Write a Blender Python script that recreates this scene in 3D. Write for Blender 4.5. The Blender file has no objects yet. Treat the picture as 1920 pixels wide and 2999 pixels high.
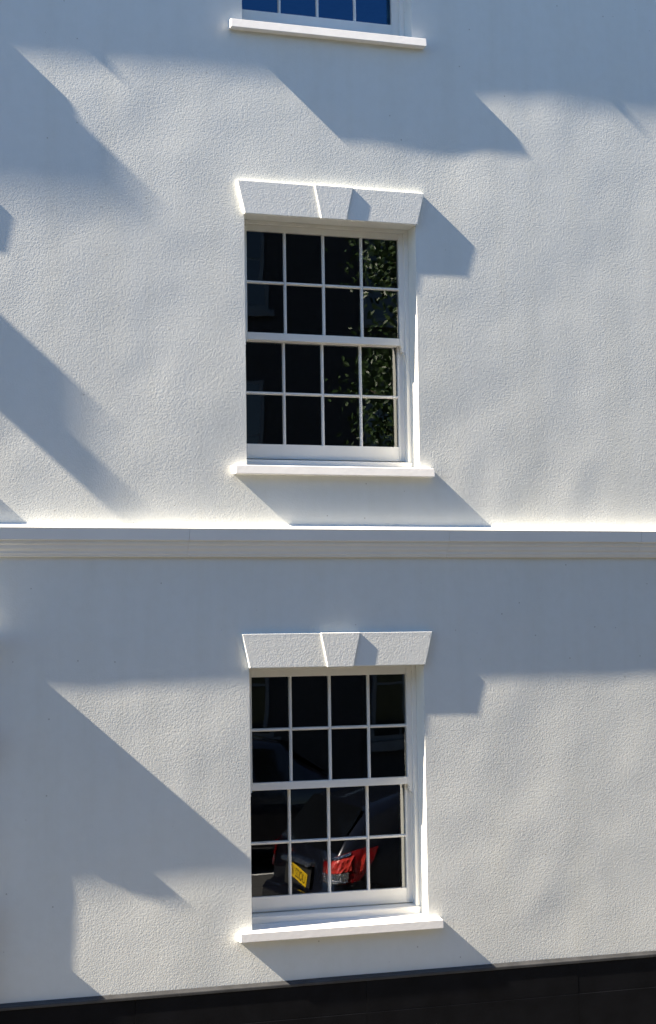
import bpy, bmesh, math, random
from mathutils import Vector, Matrix, noise

random.seed(7)
sc = bpy.context.scene
R = math.radians

# ------------------------------------------------------------------ camera
cam_d = bpy.data.cameras.new('camera')
cam = bpy.data.objects.new('camera', cam_d)
sc.collection.objects.link(cam)
sc.camera = cam
YAW, PITCH, ROLL = 0.31891, 0.07338, -0.01352
cy, sy, cp, sp = math.cos(YAW), math.sin(YAW), math.cos(PITCH), math.sin(PITCH)
fwd = Vector((sy * cp, cy * cp, sp))
rgt = Vector((cy, -sy, 0.0))
upv = rgt.cross(fwd)
r2 = math.cos(ROLL) * rgt + math.sin(ROLL) * upv
u2 = -math.sin(ROLL) * rgt + math.cos(ROLL) * upv
M = Matrix((( r2.x, u2.x, -fwd.x), (r2.y, u2.y, -fwd.y), (r2.z, u2.z, -fwd.z))).to_4x4()
M.translation = Vector((-2.8879, -9.83875, -0.19544))
cam.matrix_world = M
cam_d.sensor_fit = 'VERTICAL'
cam_d.sensor_height = 36.0
cam_d.lens = 4931.3 / 2999 * 36.0
cam_d.shift_x = 71.9 / 2999
cam_d.shift_y = -11.8 / 2999
cam_d.clip_start = 0.05
cam_d.clip_end = 2000

# ------------------------------------------------------------------ sky and sun
SUN = Vector((1.0, 0.0803, -0.88)).normalized()      # direction the light travels
world = bpy.data.worlds.new('World')
sc.world = world
world.use_nodes = True
wn = world.node_tree
sky = wn.nodes.new('ShaderNodeTexSky')
sky.sky_type = 'NISHITA'
sky.sun_disc = False
sky.sun_elevation = math.asin(-SUN.z)
sky.sun_rotation = math.atan2(-SUN.x, -SUN.y) % (2 * math.pi)
sky.altitude = 1200
sky.air_density = 1.0
sky.dust_density = 0.0
sky.ozone_density = 4.0
wn.links.new(sky.outputs[0], wn.nodes['Background'].inputs[0])
wn.nodes['Background'].inputs[1].default_value = 0.055

sun_d = bpy.data.lights.new('sun', 'SUN')
sun_d.energy = 4.45
sun_d.angle = R(0.5)
sun_d.color = (1.0, 0.87, 0.70)
sun = bpy.data.objects.new('sun', sun_d)
sc.collection.objects.link(sun)
sun.rotation_euler = SUN.to_track_quat('-Z', 'Y').to_euler()
sun.location = (-8, -6, 12)

sc.view_settings.view_transform = 'Standard'
sc.view_settings.look = 'None'
sc.view_settings.exposure = 2.25
sc.view_settings.gamma = 1.0
sc.view_settings.use_curve_mapping = False
sc.render.engine = 'CYCLES'
sc.cycles.use_denoising = True
sc.cycles.denoising_prefilter = 'ACCURATE'
sc.cycles.max_bounces = 10
sc.cycles.diffuse_bounces = 5
sc.cycles.caustics_reflective = False
sc.cycles.caustics_refractive = False
sc.cycles.sample_clamp_indirect = 6.0

# ------------------------------------------------------------------ materials
def mat(name):
    m = bpy.data.materials.new(name)
    m.use_nodes = True
    return m, m.node_tree, m.node_tree.nodes['Principled BSDF']

def nd(t, typ, **kw):
    n = t.nodes.new(typ)
    for k, v in kw.items():
        if k in n.inputs: n.inputs[k].default_value = v
        else: setattr(n, k, v)
    return n

def ramp(t, fac, stops):
    r = t.nodes.new('ShaderNodeValToRGB')
    e = r.color_ramp.elements
    while len(e) < len(stops): e.new(0.5)
    for i, (p, c) in enumerate(stops):
        e[i].position = p
        e[i].color = (*c, 1)
    t.links.new(fac, r.inputs[0])
    return r.outputs[0]

def objco(t, scale=None):
    c = t.nodes.new('ShaderNodeTexCoord').outputs['Object']
    if scale:
        mp = t.nodes.new('ShaderNodeMapping')
        mp.inputs['Scale'].default_value = scale
        t.links.new(c, mp.inputs[0])
        return mp.outputs[0]
    return c

def noise_n(t, co, scale, detail=3, rough=0.55):
    n = nd(t, 'ShaderNodeTexNoise', Scale=scale, Detail=detail, Roughness=rough)
    t.links.new(co, n.inputs['Vector'])
    return n.outputs['Fac']

def simple(name, col, rough=0.5, metal=0.0, coat=0.0, var=0.12, nscale=6.0, bump=0.0, bscale=40.0, stretch=None):
    m, t, b = mat(name)
    co = objco(t, stretch)
    f = noise_n(t, co, nscale, 4)
    lo = tuple(max(0, c * (1 - var)) for c in col)
    hi = tuple(min(1, c * (1 + var)) for c in col)
    t.links.new(ramp(t, f, [(0.3, lo), (0.7, hi)]), b.inputs['Base Color'])
    b.inputs['Roughness'].default_value = rough
    b.inputs['Metallic'].default_value = metal
    b.inputs['Coat Weight'].default_value = coat
    if name.startswith('black_m'): b.inputs['Specular IOR Level'].default_value = 0.1
    if bump:
        bp = nd(t, 'ShaderNodeBump', Strength=1.0, Distance=bump)
        t.links.new(noise_n(t, co, bscale, 3), bp.inputs['Height'])
        t.links.new(bp.outputs[0], b.inputs['Normal'])
    return m

def roughcast(name, col, grain):
    """white masonry paint over a rough cast render: small pebbly lumps, faint stains"""
    m, t, b = mat(name)
    co = objco(t)
    big = noise_n(t, co, 1.3, 5, 0.6)
    sml = noise_n(t, co, 14.0, 3)
    c1 = ramp(t, big, [(0.25, tuple(c * 0.955 for c in col)), (0.75, col)])
    mix = nd(t, 'ShaderNodeMix', data_type='RGBA', blend_type='MULTIPLY')
    mix.inputs[0].default_value = 0.5
    t.links.new(c1, mix.inputs[6])
    t.links.new(ramp(t, sml, [(0.25, (0.95, 0.945, 0.93)), (0.6, (1, 1, 1))]), mix.inputs[7])
    # dark specks of grit
    vo = nd(t, 'ShaderNodeTexVoronoi', Scale=9.0)
    t.links.new(co, vo.inputs['Vector'])
    mix2 = nd(t, 'ShaderNodeMix', data_type='RGBA', blend_type='MULTIPLY')
    mix2.inputs[0].default_value = 1.0
    t.links.new(mix.outputs[2], mix2.inputs[6])
    t.links.new(ramp(t, vo.outputs['Distance'], [(0.028, (0.62, 0.6, 0.57)), (0.05, (1, 1, 1))]), mix2.inputs[7])
    # faint run-down weathering
    st = noise_n(t, objco(t, (5.5, 5.5, 0.33)), 1.0, 4, 0.6)
    mix3 = nd(t, 'ShaderNodeMix', data_type='RGBA', blend_type='MULTIPLY')
    mix3.inputs[0].default_value = 1.0
    t.links.new(mix2.outputs[2], mix3.inputs[6])
    t.links.new(ramp(t, st, [(0.28, (0.965, 0.96, 0.945)), (0.55, (1, 1, 1))]), mix3.inputs[7])
    t.links.new(mix3.outputs[2], b.inputs['Base Color'])
    b.inputs['Roughness'].default_value = 0.75
    b.inputs['Specular IOR Level'].default_value = 0.25
    n1 = noise_n(t, co, 104.0, 3, 0.55)
    n2 = noise_n(t, co, 52.0, 2, 0.5)
    add = nd(t, 'ShaderNodeMath', operation='MULTIPLY_ADD')
    add.inputs[1].default_value = 0.8
    t.links.new(n2, add.inputs[0])
    t.links.new(n1, add.inputs[2])
    bp = nd(t, 'ShaderNodeBump', Strength=1.0, Distance=grain)
    t.links.new(add.outputs[0], bp.inputs['Height'])
    t.links.new(bp.outputs[0], b.inputs['Normal'])
    return m

M_WALL = roughcast('white_roughcast', (0.77, 0.785, 0.748), 0.00070)
M_TRIM = roughcast('white_trim_render', (0.79, 0.805, 0.775), 0.00066)
M_MOULD = simple('white_masonry_moulding', (0.82, 0.825, 0.80), 0.6, var=0.03, nscale=3, bump=0.0004, bscale=30)
M_SILL = simple('white_painted_stone', (0.82, 0.81, 0.79), 0.55, var=0.035, nscale=12, bump=0.0006, bscale=60)
M_WOOD = simple('white_gloss_timber', (0.80, 0.79, 0.745), 0.34, var=0.04, nscale=5, bump=0.0001, bscale=90, stretch=(1, 1, 0.3))
M_SHADOWGAP = simple('dark_gap', (0.02, 0.02, 0.022), 0.9)
M_BLACKL = simple('worn_black_ledge_paint', (0.036, 0.037, 0.039), 0.5, var=0.3, nscale=9, bump=0.0006, bscale=45)
M_BLACK = simple('black_masonry_paint', (0.0055, 0.0058, 0.0072), 0.55, var=0.35, nscale=5, bump=0.0006, bscale=45)
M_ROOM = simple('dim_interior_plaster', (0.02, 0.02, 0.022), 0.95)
M_BRICK = simple('brown_brick', (0.040, 0.037, 0.036), 0.9, var=0.35, nscale=14, bump=0.004, bscale=18)
M_FRAME = simple('weathered_frame_paint', (0.14, 0.15, 0.16), 0.6)
M_SLATE = simple('roof_slate', (0.07, 0.075, 0.085), 0.6, var=0.25, nscale=7)
M_ASPH = simple('asphalt', (0.052, 0.051, 0.049), 0.9, var=0.3, nscale=30, bump=0.004, bscale=160)
M_PAVE = simple('paving_stone', (0.10, 0.095, 0.084), 0.85, var=0.2, nscale=8, bump=0.001, bscale=60)
M_KERB = simple('kerb_stone', (0.28, 0.275, 0.26), 0.8, var=0.12, nscale=10)
M_EARTH = simple('grass_verge', (0.04, 0.055, 0.02), 0.95, var=0.4, nscale=9)
M_LINE = simple('white_road_paint', (0.75, 0.75, 0.73), 0.7, var=0.08, nscale=20)
M_IRON = simple('black_iron', (0.015, 0.015, 0.016), 0.4, metal=0.3)
M_DOOR = simple('dark_door_paint', (0.02, 0.03, 0.05), 0.3, coat=0.5)
M_BARK = simple('bark', (0.09, 0.07, 0.05), 0.95, var=0.4, nscale=12, bump=0.01, bscale=20, stretch=(1, 1, 0.2))
M_CAR = simple('navy_car_paint', (0.010, 0.012, 0.022), 0.22, metal=0.35, coat=1.0, var=0.05)
M_TYRE = simple('tyre_rubber', (0.012, 0.012, 0.012), 0.85)
M_ALLOY = simple('alloy_wheel', (0.55, 0.55, 0.57), 0.3, metal=0.9)
M_PLATE = simple('yellow_number_plate', (0.86, 0.56, 0.012), 0.35, var=0.04)
M_INK = simple('black_plate_letters', (0.012, 0.011, 0.01), 0.5)
M_CHROME = simple('chrome_reflector', (0.9, 0.9, 0.92), 0.1, metal=1.0, bump=0.02, bscale=42)
M_RED = simple('red_lamp_plastic', (0.22, 0.003, 0.005), 0.12, coat=1.0, var=0.35, nscale=26, bump=0.002, bscale=55)
M_REDB = simple('bright_red_lamp_lens', (0.90, 0.06, 0.045), 0.18, coat=1.0, var=0.3, nscale=40, bump=0.002, bscale=90)

def glass_mat(name, ior, tint, refl=(0.93, 0.97, 1.0)):
    m = bpy.data.materials.new(name)
    m.use_nodes = True
    t = m.node_tree
    t.nodes.clear()
    out = t.nodes.new('ShaderNodeOutputMaterial')
    fr = nd(t, 'ShaderNodeFresnel', IOR=ior)
    gl = nd(t, 'ShaderNodeBsdfGlossy', Roughness=0.0)
    gl.inputs[0].default_value = (*refl, 1)
    tr = t.nodes.new('ShaderNodeBsdfTransparent')
    tr.inputs[0].default_value = (*tint, 1)
    mx = t.nodes.new('ShaderNodeMixShader')
    co = objco(t)
    bp = nd(t, 'ShaderNodeBump', Strength=1.0, Distance=0.0006)
    t.links.new(noise_n(t, co, 3.0, 1), bp.inputs['Height'])
    t.links.new(bp.outputs[0], gl.inputs['Normal'])
    t.links.new(fr.outputs[0], mx.inputs[0])
    t.links.new(tr.outputs[0], mx.inputs[1])
    t.links.new(gl.outputs[0], mx.inputs[2])
    t.links.new(mx.outputs[0], out.inputs[0])
    return m
M_GLASS = glass_mat('window_glass', 2.0, (0.80, 0.84, 0.86))
M_GLASSB = glass_mat('glass_painted_sky_blue', 2.1, (0.5, 0.6, 0.7), (0.16, 0.50, 1.0))  # reflection colour painted blue to deepen the mirrored sky
M_CARGLASS = simple('tinted_car_glass', (0.006, 0.007, 0.009), 0.06, coat=1.0)

def leaf_mat():
    m, t, b = mat('leaf')
    co = objco(t)
    f = noise_n(t, co, 7.0, 3, 0.7)
    t.links.new(ramp(t, f, [(0.3, (0.016, 0.040, 0.008)), (0.55, (0.036, 0.075, 0.014)), (0.75, (0.09, 0.14, 0.028))]), b.inputs['Base Color'])
    b.inputs['Roughness'].default_value = 0.45
    return m
M_LEAF = leaf_mat()

# ------------------------------------------------------------------ helpers
COL = sc.collection

class MB:
    """collects shapes into one mesh"""
    def __init__(self): self.bm = bmesh.new()
    def box(self, x0, x1, y0, y1, z0, z1):
        vs = [self.bm.verts.new(p) for p in ((x0,y0,z0),(x1,y0,z0),(x1,y1,z0),(x0,y1,z0),(x0,y0,z1),(x1,y0,z1),(x1,y1,z1),(x0,y1,z1))]
        for f in ((3,2,1,0),(4,5,6,7),(0,1,5,4),(1,2,6,5),(2,3,7,6),(3,0,4,7)):
            self.bm.faces.new([vs[i] for i in f])
        return self
    def prism(self, pts, axis, a, b):
        """polygon extruded along an axis: axis x -> pts are (y, z); y -> (x, z); z -> (x, y)"""
        def P(p, s):
            return {'x': (s, p[0], p[1]), 'y': (p[0], s, p[1]), 'z': (p[0], p[1], s)}[axis]
        A = [self.bm.verts.new(P(p, a)) for p in pts]
        B = [self.bm.verts.new(P(p, b)) for p in pts]
        n = len(pts)
        self.bm.faces.new(A)
        self.bm.faces.new(list(reversed(B)))
        for i in range(n):
            self.bm.faces.new((A[i], B[i], B[(i+1) % n], A[(i+1) % n]))
        return self
    def tube(self, p0, p1, r0, r1, n=10):
        p0, p1 = Vector(p0), Vector(p1)
        d = (p1 - p0).normalized()
        a = d.orthogonal().normalized(); c = d.cross(a)
        A = [self.bm.verts.new(p0 + (a*math.cos(2*math.pi*i/n) + c*math.sin(2*math.pi*i/n)) * r0) for i in range(n)]
        B = [self.bm.verts.new(p1 + (a*math.cos(2*math.pi*i/n) + c*math.sin(2*math.pi*i/n)) * r1) for i in range(n)]
        for i in range(n): self.bm.faces.new((A[i], A[(i+1) % n], B[(i+1) % n], B[i]))
        self.bm.faces.new(list(reversed(A))); self.bm.faces.new(B)
        return self
    def mesh(self, name, material, bevel=0.0, smooth=False):
        bmesh.ops.recalc_face_normals(self.bm, faces=self.bm.faces)
        if bevel:
            bmesh.ops.bevel(self.bm, geom=[e for e in self.bm.edges if len(e.link_faces) == 2 and e.calc_face_angle(0) > 0.3],
                            offset=bevel, segments=2, profile=0.5, affect='EDGES')
        me = bpy.data.meshes.new(name)
        self.bm.to_mesh(me); self.bm.free()
        me.materials.append(material)
        if smooth:
            for p in me.polygons: p.use_smooth = True
        return me
    def build(self, name, material, parent=None, bevel=0.0, smooth=False):
        return link(name, self.mesh(name, material, bevel, smooth), parent)

def link(name, data, parent=None, loc=None):
    o = bpy.data.objects.new(name, data)
    COL.objects.link(o)
    if parent: o.parent = parent
    if loc: o.location = loc
    return o

def lerp_tab(tab, v):
    for (a, fa), (b, fb) in zip(tab, tab[1:]):
        if v <= b: return fa + (fb - fa) * max(0, min(1, (v - a) / (b - a)))
    return tab[-1][1]

def tag(o, label=None, cat=None, group=None, kind=None):
    if label: o['label'] = label
    if cat: o['category'] = cat
    if group: o['group'] = group
    if kind: o['kind'] = kind
    return o

def empty(name, loc=(0, 0, 0)):
    o = bpy.data.objects.new(name, None)
    o.empty_display_size = 0.2
    COL.objects.link(o)
    o.location = loc
    return o

ROAD = -2.98
PAVE = ROAD + 0.11

# ------------------------------------------------------------------ ground
tag(MB().box(-300, 300, -300, 300, ROAD - 0.3, ROAD - 0.03).build('ground', M_EARTH), kind='structure')
tag(MB().box(-120, 120, -10.9, -2.14, ROAD - 0.03, ROAD).build('road', M_ASPH), kind='structure')
pv = tag(MB().box(-60, 60, -2.0, 0.1, ROAD - 0.03, PAVE - 0.02).build('pavement', M_SHADOWGAP), kind='structure')
slab = MB().box(0.004, 0.896, 0.004, 0.656, -0.05, 0.0).mesh('paving_slab', M_PAVE, 0.004)
for i in range(-9, 12):
    for j in range(3):
        link('paving_slab', slab, pv, (i*0.9 + (0.45 if j % 2 else 0), -2.0 + j*0.66, PAVE))
kb = tag(MB().box(-60, 60, -2.14, -2.0, ROAD - 0.03, PAVE - 0.03).build('kerb', M_SHADOWGAP), kind='structure')
kst = MB().box(0.004, 0.911, -2.135, -2.004, -0.15, 0.002).mesh('kerb_stone', M_KERB, 0.012)
for i in range(-9, 12): link('kerb_stone', kst, kb, (i*0.915, 0, PAVE))
tag(MB().box(-120, 120, -14.5, -11.05, ROAD - 0.03, PAVE).build('far_pavement', M_PAVE), kind='structure')
tag(MB().box(-120, 120, -11.05, -10.9, ROAD - 0.03, PAVE + 0.004).build('far_kerb', M_KERB), kind='structure')
tag(MB().box(-60, 60, -9.06, -8.96, ROAD, ROAD + 0.004).build('road_edge_line', M_LINE), kind='structure')

# ------------------------------------------------------------------ the white building
house = empty('white_building', (0, 0, PAVE))
tag(house, 'white roughcast building with sash windows, keystone lintels, moulded string course and black plinth', 'building')
def part(name, me, parent=None, loc=(0, 0, 0)):
    """part whose mesh is written in world coordinates"""
    o = link(name, me, parent or house)
    o.location = Vector(loc) - (Vector(house.location) if (parent or house) is house else Vector((0, 0, 0)))
    return o

FL = 2.792                 # floor to floor
NB = -2.97                 # next window bay to the left
OW = 1.14                  # window opening width
A_TOP, A_BOT = 2.3856, 0.800
B_TOP, B_BOT = A_TOP - FL - 0.003, -2.004
T_TOP, T_BOT = 4.47, 3.580
openings = [(0, OW, A_BOT, A_TOP), (0, OW, B_BOT, B_TOP), (0, OW, T_BOT, T_TOP),
            (NB, NB + OW, A_BOT, A_TOP), (NB, NB + OW, T_BOT, T_TOP), (-3.03, -2.03, PAVE - 0.2, -0.48)]
X0, X1, Z0, Z1 = -4.2, 6.2, PAVE - 0.2, 5.3

def relief(x, z):
    """slow unevenness of hand-trowelled render, in metres"""
    a = noise.noise(Vector((x * 1.05, z * 0.95, 3.1))) * 0.0037
    a += noise.noise(Vector((x * 2.6 + 9, z * 3.1, 7.7))) * 0.0019
    a += noise.noise(Vector((x * 4.3 + 5, z * 4.0, 4.4))) * noise.noise(Vector((x * 0.9, z * 0.8 + 4, 9.0))) * 0.0034
    a += noise.noise(Vector((x * 6.5 + 2, z * 7.5, 1.3))) * 0.00038
    return a

def ticks(lo, hi, flo, fhi, step, coarse, keys):
    v = set(round(k, 4) for k in keys)
    v.update((lo, hi))
    x = lo
    out = []
    while x < hi:
        out.append(x)
        x += step if flo <= x < fhi else coarse
    ks = sorted(v)
    for x in out:
        if all(abs(x - k) > step * 0.4 for k in ks): v.add(round(x, 4))
    return sorted(v)

xs = ticks(X0, X1, -1.9, 3.1, 0.03, 0.25, [o[0] for o in openings] + [o[1] for o in openings])
zs = ticks(Z0, Z1, -2.5, 4.2, 0.03, 0.25, [o[2] for o in openings] + [o[3] for o in openings])
verts, faces, vid = [], [], {}
def V(i, j):
    if (i, j) not in vid:
        vid[(i, j)] = len(verts)
        verts.append((xs[i], relief(xs[i], zs[j]), zs[j]))
    return vid[(i, j)]
for i in range(len(xs) - 1):
    for j in range(len(zs) - 1):
        mx, mz = (xs[i] + xs[i+1]) / 2, (zs[j] + zs[j+1]) / 2
        if any(a < mx < b and c < mz < d for a, b, c, d in openings): continue
        faces.append((V(i, j), V(i+1, j), V(i+1, j+1), V(i, j+1)))
nfront = len(faces)
# reveals
def strip(pts):
    base = len(verts)
    for x, z in pts:
        verts.append((x, relief(x, z), z)); verts.append((x, 0.30, z))
    for k in range(len(pts) - 1):
        faces.append((base + 2*k, base + 2*k + 1, base + 2*k + 3, base + 2*k + 2))
for a, b, c, d in openings:
    zz = [z for z in zs if c - 1e-6 <= z <= d + 1e-6]
    xx = [x for x in xs if a - 1e-6 <= x <= b + 1e-6]
    strip([(a, z) for z in zz])
    strip([(b, z) for z in reversed(zz)])
    strip([(x, d) for x in xx])
    strip([(x, c) for x in reversed(xx)])
wm = bpy.data.meshes.new('wall')
wm.from_pydata(verts, [], faces)
wm.materials.append(M_WALL)
for p in wm.polygons: p.use_smooth = True
wall = part('wall', wm)
# the room side of the front wall, ends, back, floors and roof
bw = MB()
gx = sorted({X0 + 0.01, X1 - 0.01, *[o[0] for o in openings], *[o[1] for o in openings]})
gz = sorted({Z0, Z1 - 0.02, *[o[2] for o in openings], *[o[3] for o in openings]})
for i in range(len(gx) - 1):
    for j in range(len(gz) - 1):
        mx, mz = (gx[i] + gx[i+1]) / 2, (gz[j] + gz[j+1]) / 2
        if any(a < mx < b and c < mz < d for a, b, c, d in openings): continue
        bw.bm.faces.new([bw.bm.verts.new((x, 0.30, z)) for x, z in ((gx[i], gz[j]), (gx[i+1], gz[j]), (gx[i+1], gz[j+1]), (gx[i], gz[j+1]))])
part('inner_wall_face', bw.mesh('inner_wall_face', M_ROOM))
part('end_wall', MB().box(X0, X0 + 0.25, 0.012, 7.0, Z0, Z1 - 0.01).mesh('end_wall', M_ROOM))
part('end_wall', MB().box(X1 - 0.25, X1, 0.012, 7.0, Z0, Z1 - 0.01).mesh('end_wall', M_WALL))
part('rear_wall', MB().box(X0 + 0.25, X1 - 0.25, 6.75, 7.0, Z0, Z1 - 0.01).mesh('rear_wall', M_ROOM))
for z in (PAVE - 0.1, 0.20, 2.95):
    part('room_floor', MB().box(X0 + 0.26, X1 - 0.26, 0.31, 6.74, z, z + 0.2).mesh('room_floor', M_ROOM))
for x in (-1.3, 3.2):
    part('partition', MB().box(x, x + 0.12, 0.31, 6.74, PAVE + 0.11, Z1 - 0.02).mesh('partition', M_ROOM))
part('roof', MB().prism([(-0.10, 4.92), (7.0, 4.92), (7.0, 5.0), (3.4, 6.9), (-0.10, 5.06)], 'x', X0 + 0.02, X1 + 0.1).mesh('roof', M_SLATE))

# eaves cornice, its underside shades the top of the wall
CORZ, CORP = 4.65, 0.127
cp_ = [(0.02, CORZ + 0.27), (-CORP - 0.02, CORZ + 0.27), (-CORP - 0.02, CORZ + 0.23), (-CORP, CORZ + 0.22), (-CORP, CORZ), (-CORP + 0.03, CORZ - 0.005),
       (-0.075, CORZ - 0.05), (-0.05, CORZ - 0.08), (0.02, CORZ - 0.085)]
part('eaves_cornice', MB().prism(cp_, 'x', X0 + 0.01, X1).mesh('eaves_cornice', M_MOULD))
for x in (-2.47, 1.06):
    part('streak_caster_clip', MB().box(x - 0.012, x + 0.012, -0.1345, -0.10, CORZ + 0.005, CORZ + 0.06).mesh('streak_caster_clip', M_IRON))  # unseen clips, added to cast thin slanting streaks below the cornice shadow

# string course between the floors
sp_ = [(0.02, 0.466), (0.0, 0.460), (-0.082, 0.4345), (-0.0872, 0.4315), (-0.0872, 0.4270), (-0.0850, 0.4240), (-0.0775, 0.3605), (-0.071, 0.3585), (-0.061, 0.3570),
       (-0.060, 0.3400), (-0.057, 0.3350), (-0.049, 0.3290), (-0.0465, 0.3150), (-0.043, 0.3060), (-0.035, 0.2990), (-0.032, 0.2930), (-0.0315, 0.2820),
       (-0.024, 0.2740), (-0.0225, 0.2655), (-0.019, 0.2622), (0.02, 0.2622)]
cuts = [-4.18, -2.36, -0.385, 1.30, 2.66, 4.4, 6.19]
for k in range(len(cuts) - 1):
    part('string_course', MB().prism(sp_, 'x', cuts[k] + 0.0008, cuts[k+1] - 0.0008).mesh('string_course', M_MOULD))

# black plinth
lp_ = [(0.02, -2.284), (-0.001, -2.287), (-0.019, -2.300), (-0.0235, -2.3005), (-0.0285, -2.3035), (-0.030, -2.3075), (-0.030, -2.3195), (-0.027, -2.3225), (-0.019, -2.3235), (0.02, -2.3235)]
part('plinth_ledge', MB().prism(lp_, 'x', -1.98, X1 - 0.002).mesh('plinth_ledge', M_BLACKL))
jx = [-1.98, -0.72, 0.715, 2.15, 3.58, 5.0, X1 - 0.002]
for k in range(len(jx) - 1):
    a, b = jx[k] + 0.0007, jx[k+1] - 0.0007
    part('plinth_panel', MB().box(a, b, -0.0215 - 0.0006*(k % 3), 0.02, -2.512, -2.3236).mesh('plinth_panel', M_BLACK, 0.0015))
    part('plinth_panel', MB().prism([(0.02, -2.5128), (-0.0205, -2.5128), (-0.0235, -2.516), (-0.0238 - 0.0005*(k % 2), Z0), (0.02, Z0)], 'x', a, b).mesh('plinth_panel', M_BLACK))

# lintels with keystones, stone sills
def lintel_meshes():
    l = MB().prism([(-0.0501, 0.2050), (1.1924, 0.2050), (1.1412, -0.002), (-0.0034, -0.002)], 'y', -0.0309, 0.006).mesh('lintel', M_TRIM, 0.0035)
    k = MB().prism([(0.4493, 0.2065), (0.7055, 0.2065), (0.6593, -0.0045), (0.4904, -0.0045)], 'y', -0.0411, 0.004).mesh('keystone', M_TRIM, 0.0035)
    return l, k
L_ME, K_ME = lintel_meshes()
for x, z in ((0, A_TOP), (0, B_TOP), (NB, A_TOP)):
    o = part('lintel', L_ME, loc=(x, 0, z))
    link('keystone', K_ME, o)

def sill_mesh(w0, w1, batter):
    """top front edge at z = 0, sloping up to the window"""
    m = MB()
    m.prism([(-0.0600, -0.051), (-0.0600 + batter, -0.0015), (-0.0585 + batter, 0.0), (0.012, 0.0085), (0.012, -0.051)], 'x', w0, w1)
    m.prism([(0.0105, -0.05), (0.0105, 0.0083), (0.16, 0.027), (0.16, -0.05)], 'x', 0.0012, OW - 0.0012)
    return m.mesh('window_sill', M_SILL, 0.0025)
S_ME = sill_mesh(-0.087, 1.2175, 0.0048)
S_LOW = sill_mesh(-0.087, 1.2175, 0.0016)
for x, z in ((0, 0.8192), (0, -1.9838), (0, 3.5960), (NB, 0.8192), (NB, 3.5960)):
    part('window_sill', S_LOW if z < 0 else S_ME, loc=(x, 0, z))

# ------------------------------------------------------------------ sash windows
GX0, GX1 = 0.0590, 1.0810
BARS = (0.3129, 0.5704, 0.8286)
ST = 0.041                       # stile width
UY, LY = 0.152, 0.199            # front faces of the two sashes

def sash_frame(y, z0, z1, bot, top):
    """z0..z1 is the glass; rails bot and top wide"""
    m = MB()
    m.box(GX0 - ST, GX0, y, y + 0.038, z0 - bot, z1 + top)
    m.box(GX1, GX1 + ST, y, y + 0.038, z0 - bot, z1 + top)
    m.box(GX0 + 0.0005, GX1 - 0.0005, y + 0.0006, y + 0.0375, z0 - bot, z0)
    m.box(GX0 + 0.0005, GX1 - 0.0005, y + 0.0006, y + 0.0375, z1, z1 + top)
    return m
def vbar(y, z0, z1):
    w, f = 0.0095, 0.0045
    return MB().prism([(-w, y + 0.016), (-f, y + 0.003), (f, y + 0.003), (w, y + 0.016), (w, y + 0.034), (-w, y + 0.034)], 'z', z0, z1)
def hbar(y, x0, x1):
    w, f = 0.0095, 0.0045
    return MB().prism([(y + 0.0165, -w), (y + 0.0035, -f), (y + 0.0035, f), (y + 0.0165, w), (y + 0.0335, w), (y + 0.0335, -w)], 'x', x0, x1)

def add_sash(glass, name, y, zb, zm, zt, bot, top):
    me = sash_frame(y, zb, zt, bot, top).mesh(name, M_WOOD, 0.0025)
    out = [(name, me, (0, 0, 0))]
    vm = vbar(y, zb + 0.0004, zt - 0.0004).mesh('glazing_bar', M_WOOD)
    for b in BARS: out.append(('glazing_bar', vm, (b, 0, 0)))
    xx = [GX0] + list(BARS) + [GX1]
    for i in range(4):
        a = xx[i] + (0.0085 if i else 0.0005); b = xx[i+1] - (0.0085 if i < 3 else 0.0005)
        out.append(('glazing_bar', hbar(y, a, b).mesh('glazing_bar', M_WOOD), (0, 0, zm)))
    for i in range(4):
        for z0, z1 in ((zb, zm), (zm, zt)):
            w, h = xx[i+1] - xx[i] - 0.004, z1 - z0 - 0.004
            p = bpy.data.meshes.new('pane')
            tx, tz = random.uniform(-1, 1) * 0.0004, random.uniform(-1, 1) * 0.0004
            p.from_pydata([(-w/2, -tx - tz, -h/2), (w/2, tx - tz, -h/2), (w/2, tx + tz, h/2), (-w/2, -tx + tz, h/2)], [], [(0, 1, 2, 3)])
            p.materials.append(glass)
            out.append(('pane', p, ((xx[i] + xx[i+1]) / 2, y + 0.020, (z0 + z1) / 2)))
    return out

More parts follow.
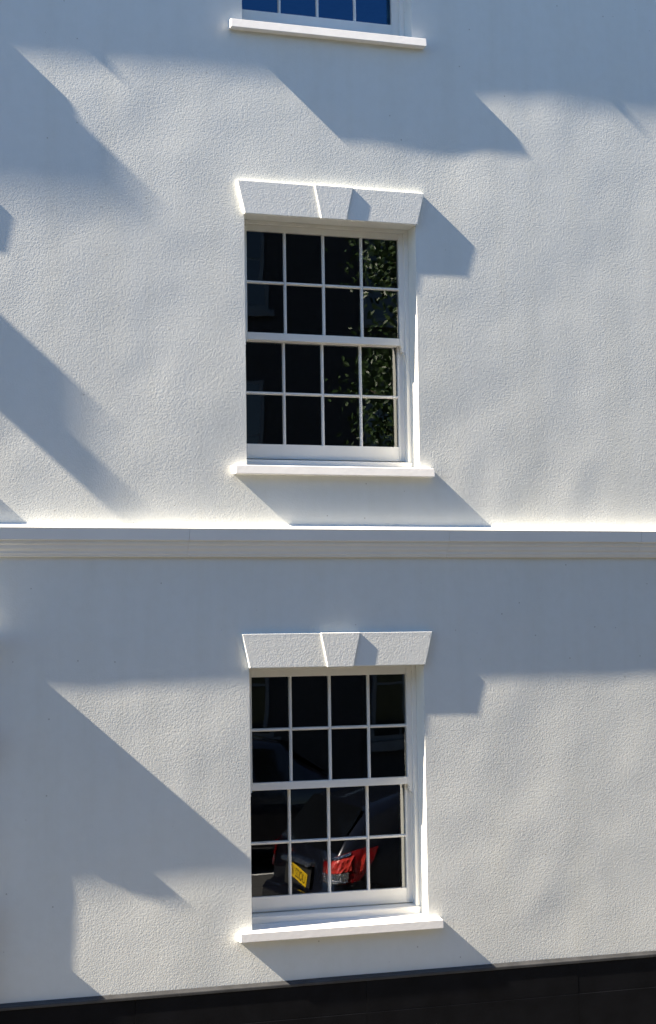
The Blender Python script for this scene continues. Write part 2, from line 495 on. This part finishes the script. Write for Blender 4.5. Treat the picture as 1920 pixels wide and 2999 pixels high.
# heights are relative to the opening's top
def window_parts(top, bot, tall):
    H = bot - top
    f = MB()
    # box frame: outer linings, head, pulley stiles
    f.box(0.0008, 0.0275, 0.130, 0.150, H + 0.035, -0.0008)
    f.box(OW - 0.0275, OW - 0.0008, 0.130, 0.150, H + 0.035, -0.0008)
    f.box(0.028, OW - 0.028, 0.1305, 0.1498, -0.0225, -0.0012)
    f.box(0.0008, 0.0165, 0.1505, 0.285, H + 0.03, -0.001)
    f.box(OW - 0.0165, OW - 0.0008, 0.1505, 0.285, H + 0.03, -0.001)
    f.box(0.017, OW - 0.017, 0.1508, 0.2845, -0.019, -0.0014)
    # parting beads
    f.box(0.0168, 0.0245, 0.1905, 0.1985, H + 0.05, -0.02)
    f.box(OW - 0.0245, OW - 0.0168, 0.1905, 0.1985, H + 0.05, -0.02)
    fm = f.mesh('sash_window', M_WOOD, 0.0018)
    out = []
    cill = MB().prism([(0.118, H + 0.048 - 0.022), (0.118, H + 0.070), (0.122, H + 0.075), (0.30, H + 0.092), (0.30, H + 0.03), (0.125, H + 0.022)], 'x', 0.001, OW - 0.001)
    out.append(('timber_cill', cill.mesh('timber_cill', M_WOOD, 0.002), (0, 0, 0)))
    if tall:
        zt, zm, zb = -0.062, -0.386, -0.7071
        out += add_sash(M_GLASS, 'upper_sash', UY, zb, zm, zt, 0.047, 0.041)
        lt, lm, lb = -0.757, -1.0812, -1.4045
        out += add_sash(M_GLASS, 'lower_sash', LY, lb, lm, lt, 0.0925, 0.046)
        horn = [(0.0412, 0.0), (0.004, 0.0), (0.004, -0.007), (0.011, -0.012), (0.0125, -0.020), (0.010, -0.027), (0.013, -0.037), (0.021, -0.042), (0.027, -0.045), (0.029, -0.056), (0.033, -0.061), (0.0412, -0.061)]
        z = zb - 0.0472
        out.append(('sash_horn', MB().prism([(GX1 + x, z + q) for x, q in horn], 'y', UY + 0.0008, UY + 0.037).mesh('sash_horn', M_WOOD), (0, 0, 0)))
        out.append(('sash_horn', MB().prism([(GX0 - x, z + q) for x, q in horn], 'y', UY + 0.0008, UY + 0.037).mesh('sash_horn', M_WOOD), (0, 0, 0)))
        li = MB().box(1.096, 1.108, 0.262, 0.352, lb - 0.05, lt + 0.03)
        li.box(1.0965, 1.122, 0.240, 0.2615, lb - 0.05, lt + 0.03)
        out.append(('shutter_edge', li.mesh('shutter_edge', M_WOOD, 0.002), (0, 0, 0)))
    else:
        lb = 3.763 - T_TOP
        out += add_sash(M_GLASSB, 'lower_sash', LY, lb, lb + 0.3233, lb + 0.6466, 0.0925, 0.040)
    return fm, out

TALL = window_parts(A_TOP, A_BOT, True)
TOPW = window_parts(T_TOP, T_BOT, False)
def place_window(src, x, z, label):
    w = part('sash_window', src[0], loc=(x, 0, z))
    w['label'] = label
    for n, me, l in src[1]:
        link(n, me, w, l)
    return w
place_window(TALL, 0, A_TOP, 'white sixteen-pane sash window reflecting a green tree')
place_window(TALL, 0, B_TOP, 'white sixteen-pane sash window reflecting a parked car with yellow plate')
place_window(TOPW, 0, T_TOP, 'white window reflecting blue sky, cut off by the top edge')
place_window(TALL, NB, A_TOP, 'sash window of the bay to the left, outside the picture')
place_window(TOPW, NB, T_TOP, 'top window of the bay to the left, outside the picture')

# ------------------------------------------------------------------ doorway to the left of the picture
ds = part('door_surround', MB().box(-3.45, -1.56, -0.13, 0.01, -0.236, -0.181).mesh('door_surround', M_MOULD, 0.002))
for a, b in ((-1.80, -1.60), (-3.44, -3.24)):
    link('pilaster', MB().box(a, b, -0.0433, 0.008, -1.69, -0.2365).mesh('pilaster', M_MOULD, 0.003), ds).location = (0, 0, 0)
    link('pilaster_base', MB().box(a - 0.01, b + 0.01, -0.085, 0.008, PAVE - 0.02, -1.6905).mesh('pilaster_base', M_MOULD, 0.003), ds)
for o in list(ds.children): o.location = (0, 0, 0)
dr = part('door', MB().box(-3.028, -2.032, 0.12, 0.17, PAVE, -0.482).mesh('door', M_DOOR, 0.003))
for cx in (-2.77, -2.29):
    for a, b in ((-2.7, -1.9), (-1.75, -0.7)):
        link('door_panel', MB().box(cx - 0.17, cx + 0.17, 0.108, 0.125, a, b).mesh('door_panel', M_DOOR, 0.008), dr)
link('door_knob', MB().tube((-2.12, 0.12, -1.85), (-2.12, 0.06, -1.85), 0.02, 0.032, 12).mesh('door_knob', M_ALLOY), dr)

lamp = empty('pilaster_shadow_block', (-1.65, -0.044, -0.9))  # made-up block out of view, slanted front shaped for its shadow
tag(lamp, 'small black unseen block on the doorcase pilaster, shaped to cast a shadow', 'added shadow caster')
MB().prism([(0.0, -0.02), (-0.024, -0.02), (-0.054, 0.175), (0.0, 0.175)], 'x', -0.05, 0.05).build('shadow_block_body', M_IRON, lamp, 0.002)
MB().prism([(-0.028, 0.02), (-0.0325, 0.02), (-0.0495, 0.13), (-0.044, 0.13)], 'x', -0.035, 0.035).build('shadow_block_face', M_CARGLASS, lamp)

# ------------------------------------------------------------------ taller house adjoining on the left
nb = empty('adjoining_house', (-9.2, 0, PAVE))
tag(nb, 'taller brown brick house with an unseen deep cornice shaped for its shade, adjoining the white building on its left', 'house')
def npart(name, m, material, bevel=0.0):
    o = link(name, m.mesh(name, material, bevel), nb)
    o.location = -Vector(nb.location)
    return o
npart('wall', MB().box(-14.2, X0 - 0.004, 0.0, 7.0, PAVE - 0.2, 5.49), M_BRICK)
npart('cornice', MB().prism([(0.05, 5.495), (-0.285, 5.495), (-0.285, 5.69), (0.05, 5.70)], 'x', -14.25, -4.215), M_MOULD)  # unseen ledge, shaped to cast the soft shade on the upper wall
npart('roof', MB().prism([(0.06, 5.705), (6.9, 5.705), (3.4, 7.6)], 'x', -14.2, X0 - 0.01), M_SLATE)
for x in (-12.6, -10.2, -7.8):
    for z in (-1.9, 0.9, 3.6):
        w = npart('window', MB().box(x, x + 1.0, -0.03, 0.02, z, z + 1.4), M_WOOD)
        for i in range(2):
            for j in range(2):
                p = MB().box(x + 0.06 + i*0.45, x + 0.48 + i*0.45, -0.036, -0.028, z + 0.06 + j*0.66, z + 0.68 + j*0.66).build('pane', M_CARGLASS, w)
sg = empty('stripe_shadow_caster', (-4.3, 0, 3.59))  # made-up board and arm, sized to throw the soft diagonal stripe
tag(sg, 'plain dark unseen board and arm on the adjoining house, added to cast a diagonal stripe', 'sign')
MB().box(-0.02, 0.02, -0.285, -0.01, 0.0, 0.215).build('stripe_caster_board', M_DOOR, sg, 0.003)
MB().box(-0.019, 0.019, -0.268, 0.0, 0.2155, 0.55).build('stripe_caster_arm', M_IRON, sg, 0.003)

# ------------------------------------------------------------------ house across the street (seen only as a reflection)
OY = -15.2
oh = empty('opposite_house', (4, OY, PAVE))
tag(oh, 'dark brick terrace house across the street, mirrored in the window panes', 'house')
def opart(name, m, material, bevel=0.0):
    o = link(name, m.mesh(name, material, bevel), oh)
    o.location = -Vector(oh.location)
    return o
opart('wall', MB().box(-22, 26, OY - 7, OY, PAVE - 0.2, 7.1), M_BRICK)
opart('roof', MB().prism([(OY + 0.25, 7.1), (OY - 7.1, 7.1), (OY - 3.4, 8.3)], 'x', -22.2, 26.2), M_SLATE)
opart('string_course', MB().box(-22, 26, OY, OY + 0.10, 1.0, 1.28), M_MOULD)
opart('cornice', MB().box(-22, 26, OY, OY + 0.25, 6.8, 7.09), M_MOULD)
for i in range(-6, 9):
    for z in (-1.9, 2.2, 4.9):
        x = 1.1 + i*2.7
        w = opart('window', MB().box(x, x + 1.1, OY - 0.02, OY + 0.05, z, z + 1.6), M_FRAME)
        for a in range(2):
            for b in range(2):
                MB().box(x + 0.07 + a*0.5, x + 0.53 + a*0.5, OY + 0.046, OY + 0.056, z + 0.07 + b*0.75, z + 0.78 + b*0.75).build('pane', M_CARGLASS, w)
        MB().box(x - 0.1, x + 1.2, OY, OY + 0.12, z - 0.12, z - 0.005).build('sill', M_FRAME, w)

# ------------------------------------------------------------------ street tree (reflected in the upper window)
def make_tree(x, y, label):
    root = empty('street_tree', (x, y, ROAD))
    tag(root, label, 'tree')
    m = MB()
    pts = [Vector((0, 0, -0.1)), Vector((0.05, 0.03, 1.3)), Vector((-0.02, 0.1, 2.6)), Vector((0.06, 0.12, 5.2)), Vector((0.0, 0.05, 7.6))]
    rad = [0.17, 0.13, 0.11, 0.08, 0.03]
    for k in range(4): m.tube(pts[k], pts[k+1], rad[k], rad[k+1], 12)
    tips = []
    rng = random.Random(3)
    for k in range(56):
        h = rng.uniform(3.7, 7.0)
        a = rng.uniform(0, 2*math.pi)
        L = rng.uniform(0.45, 0.95) * lerp_tab([(3.5, 1.5), (4.4, 1.85), (5.4, 1.6), (7.2, 1.05)], h)
        p0 = Vector((0.02, 0.1, h))
        p1 = p0 + Vector((math.cos(a) * L, math.sin(a) * L, rng.uniform(0.2, 0.9)))
        m.tube(p0, p1, 0.035, 0.008, 6)
        tips += [p0.lerp(p1, 0.55), p0.lerp(p1, 0.8), p1]
    tr = m.build('trunk', M_BARK, root, smooth=True)
    vs, fs = [], []
    for tpt in tips:
        for q in range(rng.randint(240, 380)):
            c = tpt + Vector((rng.gauss(0, 0.19), rng.gauss(0, 0.19), rng.gauss(0, 0.17)))
            s = rng.uniform(0.019, 0.033)
            n = Vector((rng.gauss(0, 1), rng.gauss(0, 1), rng.gauss(0.6, 1))).normalized()
            a = n.orthogonal().normalized(); b = n.cross(a)
            th = rng.uniform(0, 6.28)
            a, b = a*math.cos(th) + b*math.sin(th), b*math.cos(th) - a*math.sin(th)
            base = len(vs)
            for (u, v, w) in ((-1.2, 0, 0), (-0.4, -0.62, 0.12), (0.5, -0.5, 0.1), (1.25, 0, -0.1), (0.5, 0.5, 0.1), (-0.4, 0.62, 0.12)):
                vs.append(c + a*u*s + b*v*s + n*w*s)
            fs.append(tuple(range(base, base + 3)) + (base + 3,))
            fs.append((base, base + 3, base + 4, base + 5))
    me = bpy.data.meshes.new('crown')
    me.from_pydata(vs, [], fs)
    me.materials.append(M_LEAF)
    link('crown', me, root)
    return root
make_tree(3.95, -4.7, 'leafy green street tree beside the kerb, mirrored in the upper window')

# ------------------------------------------------------------------ parked car (reflected in the lower window)
car = empty('parked_car', (1.47, -3.29, ROAD))
tag(car, 'dark navy hatchback with red tail lamp and yellow plate, mirrored in the lower window', 'car')
HW, LEN = 0.87, 4.1
ROOF = [(0, 1.36), (0.5, 1.46), (1.6, 1.50), (2.3, 1.42), (2.95, 1.02), (3.6, 0.90), (4.0, 0.76), (4.1, 0.66)]
BELT = [(0, 0.96), (1.0, 0.93), (2.6, 0.90), (3.0, 0.90), (3.6, 0.82), (4.1, 0.60)]
PLAN = [(0, 0.865), (0.06, 0.92), (0.16, 0.965), (0.35, 0.99), (0.8, 1.0), (3.0, 1.0), (3.6, 0.965), (3.95, 0.86), (4.1, 0.70)]
def rake(z):
    return lerp_tab([(0.2, 0.05), (0.32, 0.0), (0.62, 0.0), (0.68, 0.055), (0.95, 0.085), (1.10, 0.20), (1.42, 0.46), (1.6, 0.62)], z)
def half_w(x, z):
    belt, roof = lerp_tab(BELT, x), lerp_tab(ROOF, x)
    w = HW * lerp_tab(PLAN, x)
    if z <= belt:
        return w * lerp_tab([(0.18, 0.90), (0.34, 0.965), (0.60, 1.0), (0.75, 0.995), (belt, 0.965)], z)
    f = (z - belt) / max(0.05, roof - belt)
    return w * (0.965 - 0.235 * f)
def body_x(x, z):
    return x + rake(z) * max(0.0, 1 - x / 1.3)
NX = [0, 0.02, 0.05, 0.1, 0.18, 0.3, 0.45, 0.65, 0.9, 1.2, 1.6, 2.0, 2.3, 2.6, 2.95, 3.3, 3.6, 3.85, 4.0, 4.07, 4.1]
def section(x):
    belt, roof = lerp_tab(BELT, x), lerp_tab(ROOF, x)
    zz = [0.18, 0.26, 0.34, 0.48, 0.62, 0.68, 0.78, belt*0.5 + 0.39, belt, belt + (roof-belt)*0.35, belt + (roof-belt)*0.7, belt + (roof-belt)*0.9]
    zz = sorted(zz)
    pts = [(half_w(x, z), z) for z in zz]
    w = pts[-1][0]
    pts += [(w*0.93, roof - 0.012), (w*0.75, roof + 0.006), (w*0.4, roof + 0.016), (0, roof + 0.02)]
    full = pts + [(-y, z) for y, z in reversed(pts[:-1])]
    return [(body_x(x, z), y, z) for y, z in full]
bm = bmesh.new()
rows = [[bm.verts.new(p) for p in section(x)] for x in NX]
for a, b in zip(rows, rows[1:]):
    for i in range(len(a) - 1): bm.faces.new((a[i], a[i+1], b[i+1], b[i]))
    bm.faces.new((a[-1], a[0], b[0], b[-1]))
n = len(rows[0])
for row in (rows[0], rows[-1]):
    for i in range(n // 2):
        if i == n // 2 - 1: bm.faces.new((row[i], row[i+1], row[n-1-i]))
        else: bm.faces.new((row[i], row[i+1], row[n-2-i], row[n-1-i]))
bmesh.ops.recalc_face_normals(bm, faces=bm.faces)
me = bpy.data.meshes.new('body'); bm.to_mesh(me); bm.free()
me.materials.append(M_CAR)
for p in me.polygons: p.use_smooth = True
link('body', me, car)

def patch(name, fn, us, vs_, material, parent=car, smooth=True):
    vv, ff = [], []
    for u in us:
        for v in vs_: vv.append(fn(u, v))
    k = len(vs_)
    for i in range(len(us) - 1):
        for j in range(k - 1): ff.append((i*k + j, i*k + j + 1, (i+1)*k + j + 1, (i+1)*k + j))
    me = bpy.data.meshes.new(name); me.from_pydata(vv, [], ff); me.materials.append(material)
    for p in me.polygons: p.use_smooth = smooth
    return link(name, me, parent)
def lin(a, b, n): return [a + (b - a) * i / (n - 1) for i in range(n)]
for s in (1, -1):
    for x0, x1 in ((0.62, 1.12), (1.18, 1.88), (1.94, 2.62)):
        def side(u, v, s=s):
            belt, roof = lerp_tab(BELT, u), lerp_tab(ROOF, u)
            z = belt + 0.03 + (roof - belt - 0.11) * v
            return (body_x(u, z), s * (half_w(u, z) + 0.006), z)
        patch('side_window', side, lin(x0, x1, 6), lin(0, 1, 4), M_CARGLASS)
patch('rear_window', lambda u, v: (rake(1.0 + 0.36*v) - 0.012, u * (0.70 - 0.12*v), 1.0 + 0.36*v), lin(-1, 1, 8), lin(0, 1, 6), M_CARGLASS)
patch('windscreen', lambda u, v: (2.42 + 0.5*(1-v) + 0.01, u * (0.72 - 0.10*v), 1.03 + 0.36*v + 0.02), lin(-1, 1, 8), lin(0, 1, 5), M_CARGLASS)
# rear bumper and the dark boot-lid recess round the plate
bump = MB().prism([(-0.045, 0.34), (-0.06, 0.42), (-0.055, 0.60), (-0.02, 0.655), (0.06, 0.66), (0.06, 0.30), (-0.02, 0.30)], 'y', -0.72, 0.72)
bmo = link('rear_bumper', bump.mesh('rear_bumper', M_CAR, 0.012), car)
MB().prism([(0.028, 0.68), (0.045, 0.86), (0.13, 0.86), (0.13, 0.68)], 'y', -0.34, 0.38).build('plate_recess', M_TYRE, car)
MB().prism([(0.005, 0.865), (0.02, 0.90), (0.12, 0.90), (0.12, 0.865)], 'y', -0.38, 0.38).build('boot_handle_strip', M_CHROME, car, 0.004)
# number plate
pl = link('number_plate', MB().box(-0.006, 0.006, -0.26, 0.26, -0.0555, 0.0555).mesh('number_plate', M_PLATE, 0.002), car, (0.036, 0.045, 0.77))
pl.rotation_euler = (R(-8), R(3), 0)
tc = bpy.data.curves.new('plate_text', 'FONT')
tc.body = 'UO22 IEA'; tc.size = 0.108; tc.align_x = 'CENTER'; tc.align_y = 'CENTER'; tc.extrude = 0.0008; tc.space_character = 0.98
to = bpy.data.objects.new('plate_text', tc); COL.objects.link(to)
bpy.context.view_layer.update()
tm = bpy.data.meshes.new_from_object(to.evaluated_get(bpy.context.evaluated_depsgraph_get()))
bpy.data.objects.remove(to)
tm.materials.clear(); tm.materials.append(M_INK)
wd = max(v.co.x for v in tm.vertices) - min(v.co.x for v in tm.vertices)
for v in tm.vertices: v.co.x *= 0.46 / wd
lt = link('plate_lettering', tm, pl, (-0.0072, 0, 0))
lt.rotation_euler = (R(90), 0, R(-90))

# tail lamps wrapping the rear corners
def lamp_surf(s, off):
    def f(u, v):
        """u: metres along the wrapped surface, 0 at the body corner, + along the side, - across the rear"""
        lo = lerp_tab([(-0.2, 0.80), (0.0, 0.765), (0.10, 0.77), (0.20, 0.80), (0.27, 0.885), (0.31, 0.97)], u)
        hi = lerp_tab([(-0.2, 0.93), (0.0, 0.985), (0.12, 1.025), (0.27, 1.06), (0.31, 1.065)], u)
        z = lo + (hi - lo) * v
        if u >= 0: return (body_x(u, z) - off*0.4, s * (half_w(u, z) + off), z)
        return (body_x(0, z) - off, s * (half_w(0, z) + u), z)
    return f
rngl = random.Random(11)
def faceted(f, amp):
    def g(u, v):
        x, y, z = f(u, v)
        return (x - rngl.uniform(0, amp), y + (1 if y > 0 else -1) * rngl.uniform(0, amp), z)
    return g
for s in (1, -1):
    base = patch('tail_lamp', lamp_surf(s, 0.008), lin(-0.12 if s > 0 else -0.01, 0.31, 24), lin(0, 1, 7), M_RED)
    patch('brake_lens', faceted(lamp_surf(s, 0.014), 0.010), lin(-0.02 if s > 0 else 0.0, 0.135, 9), lin(0.42, 0.86, 6), M_REDB, base, False)
    patch('reversing_lens', faceted(lamp_surf(s, 0.012), 0.016), lin(-0.10 if s > 0 else 0.0, 0.12, 13), lin(0.05, 0.40, 6), M_CHROME, base, False)
    patch('lamp_trim', lamp_surf(s, 0.018), lin(-0.11 if s > 0 else 0.0, 0.10, 10), lin(0.90, 0.99, 3), M_CHROME, base)
    patch('indicator_lens', faceted(lamp_surf(s, 0.012), 0.012), lin(0.215, 0.245, 3), lin(0.22, 0.78, 5), M_REDB, base)
# wheels
for x in (0.72, 3.28):
    for s in (1, -1):
        y = s * 0.79
        wh = link('wheel', MB().tube((x, y - 0.10, 0.31), (x, y + 0.10, 0.31), 0.31, 0.31, 28).mesh('wheel', M_TYRE, 0.02), car)
        rm = MB().tube((x, y + s*0.085, 0.31), (x, y + s*0.108, 0.31), 0.205, 0.19, 24)
        for k in range(5):
            a = 2*math.pi*k/5
            rm.tube((x, y + s*0.112, 0.31), (x + 0.19*math.cos(a), y + s*0.106, 0.31 + 0.19*math.sin(a)), 0.03, 0.022, 6)
        link('rim', rm.mesh('rim', M_ALLOY), wh)

# a second car parked along the far kerb, a dark shape in the lower window
def copy_tree(o, parent=None):
    c = o.copy(); COL.objects.link(c); c.parent = parent
    for ch in list(o.children): copy_tree(ch, c)
    return c
far = copy_tree(car)
far.location = (0.9, -10.0, ROAD)
tag(far, 'dark hatchback parked along the far kerb, a dim shape in the lower window', 'car')
car['group'] = far['group'] = 'cars parked in the street'
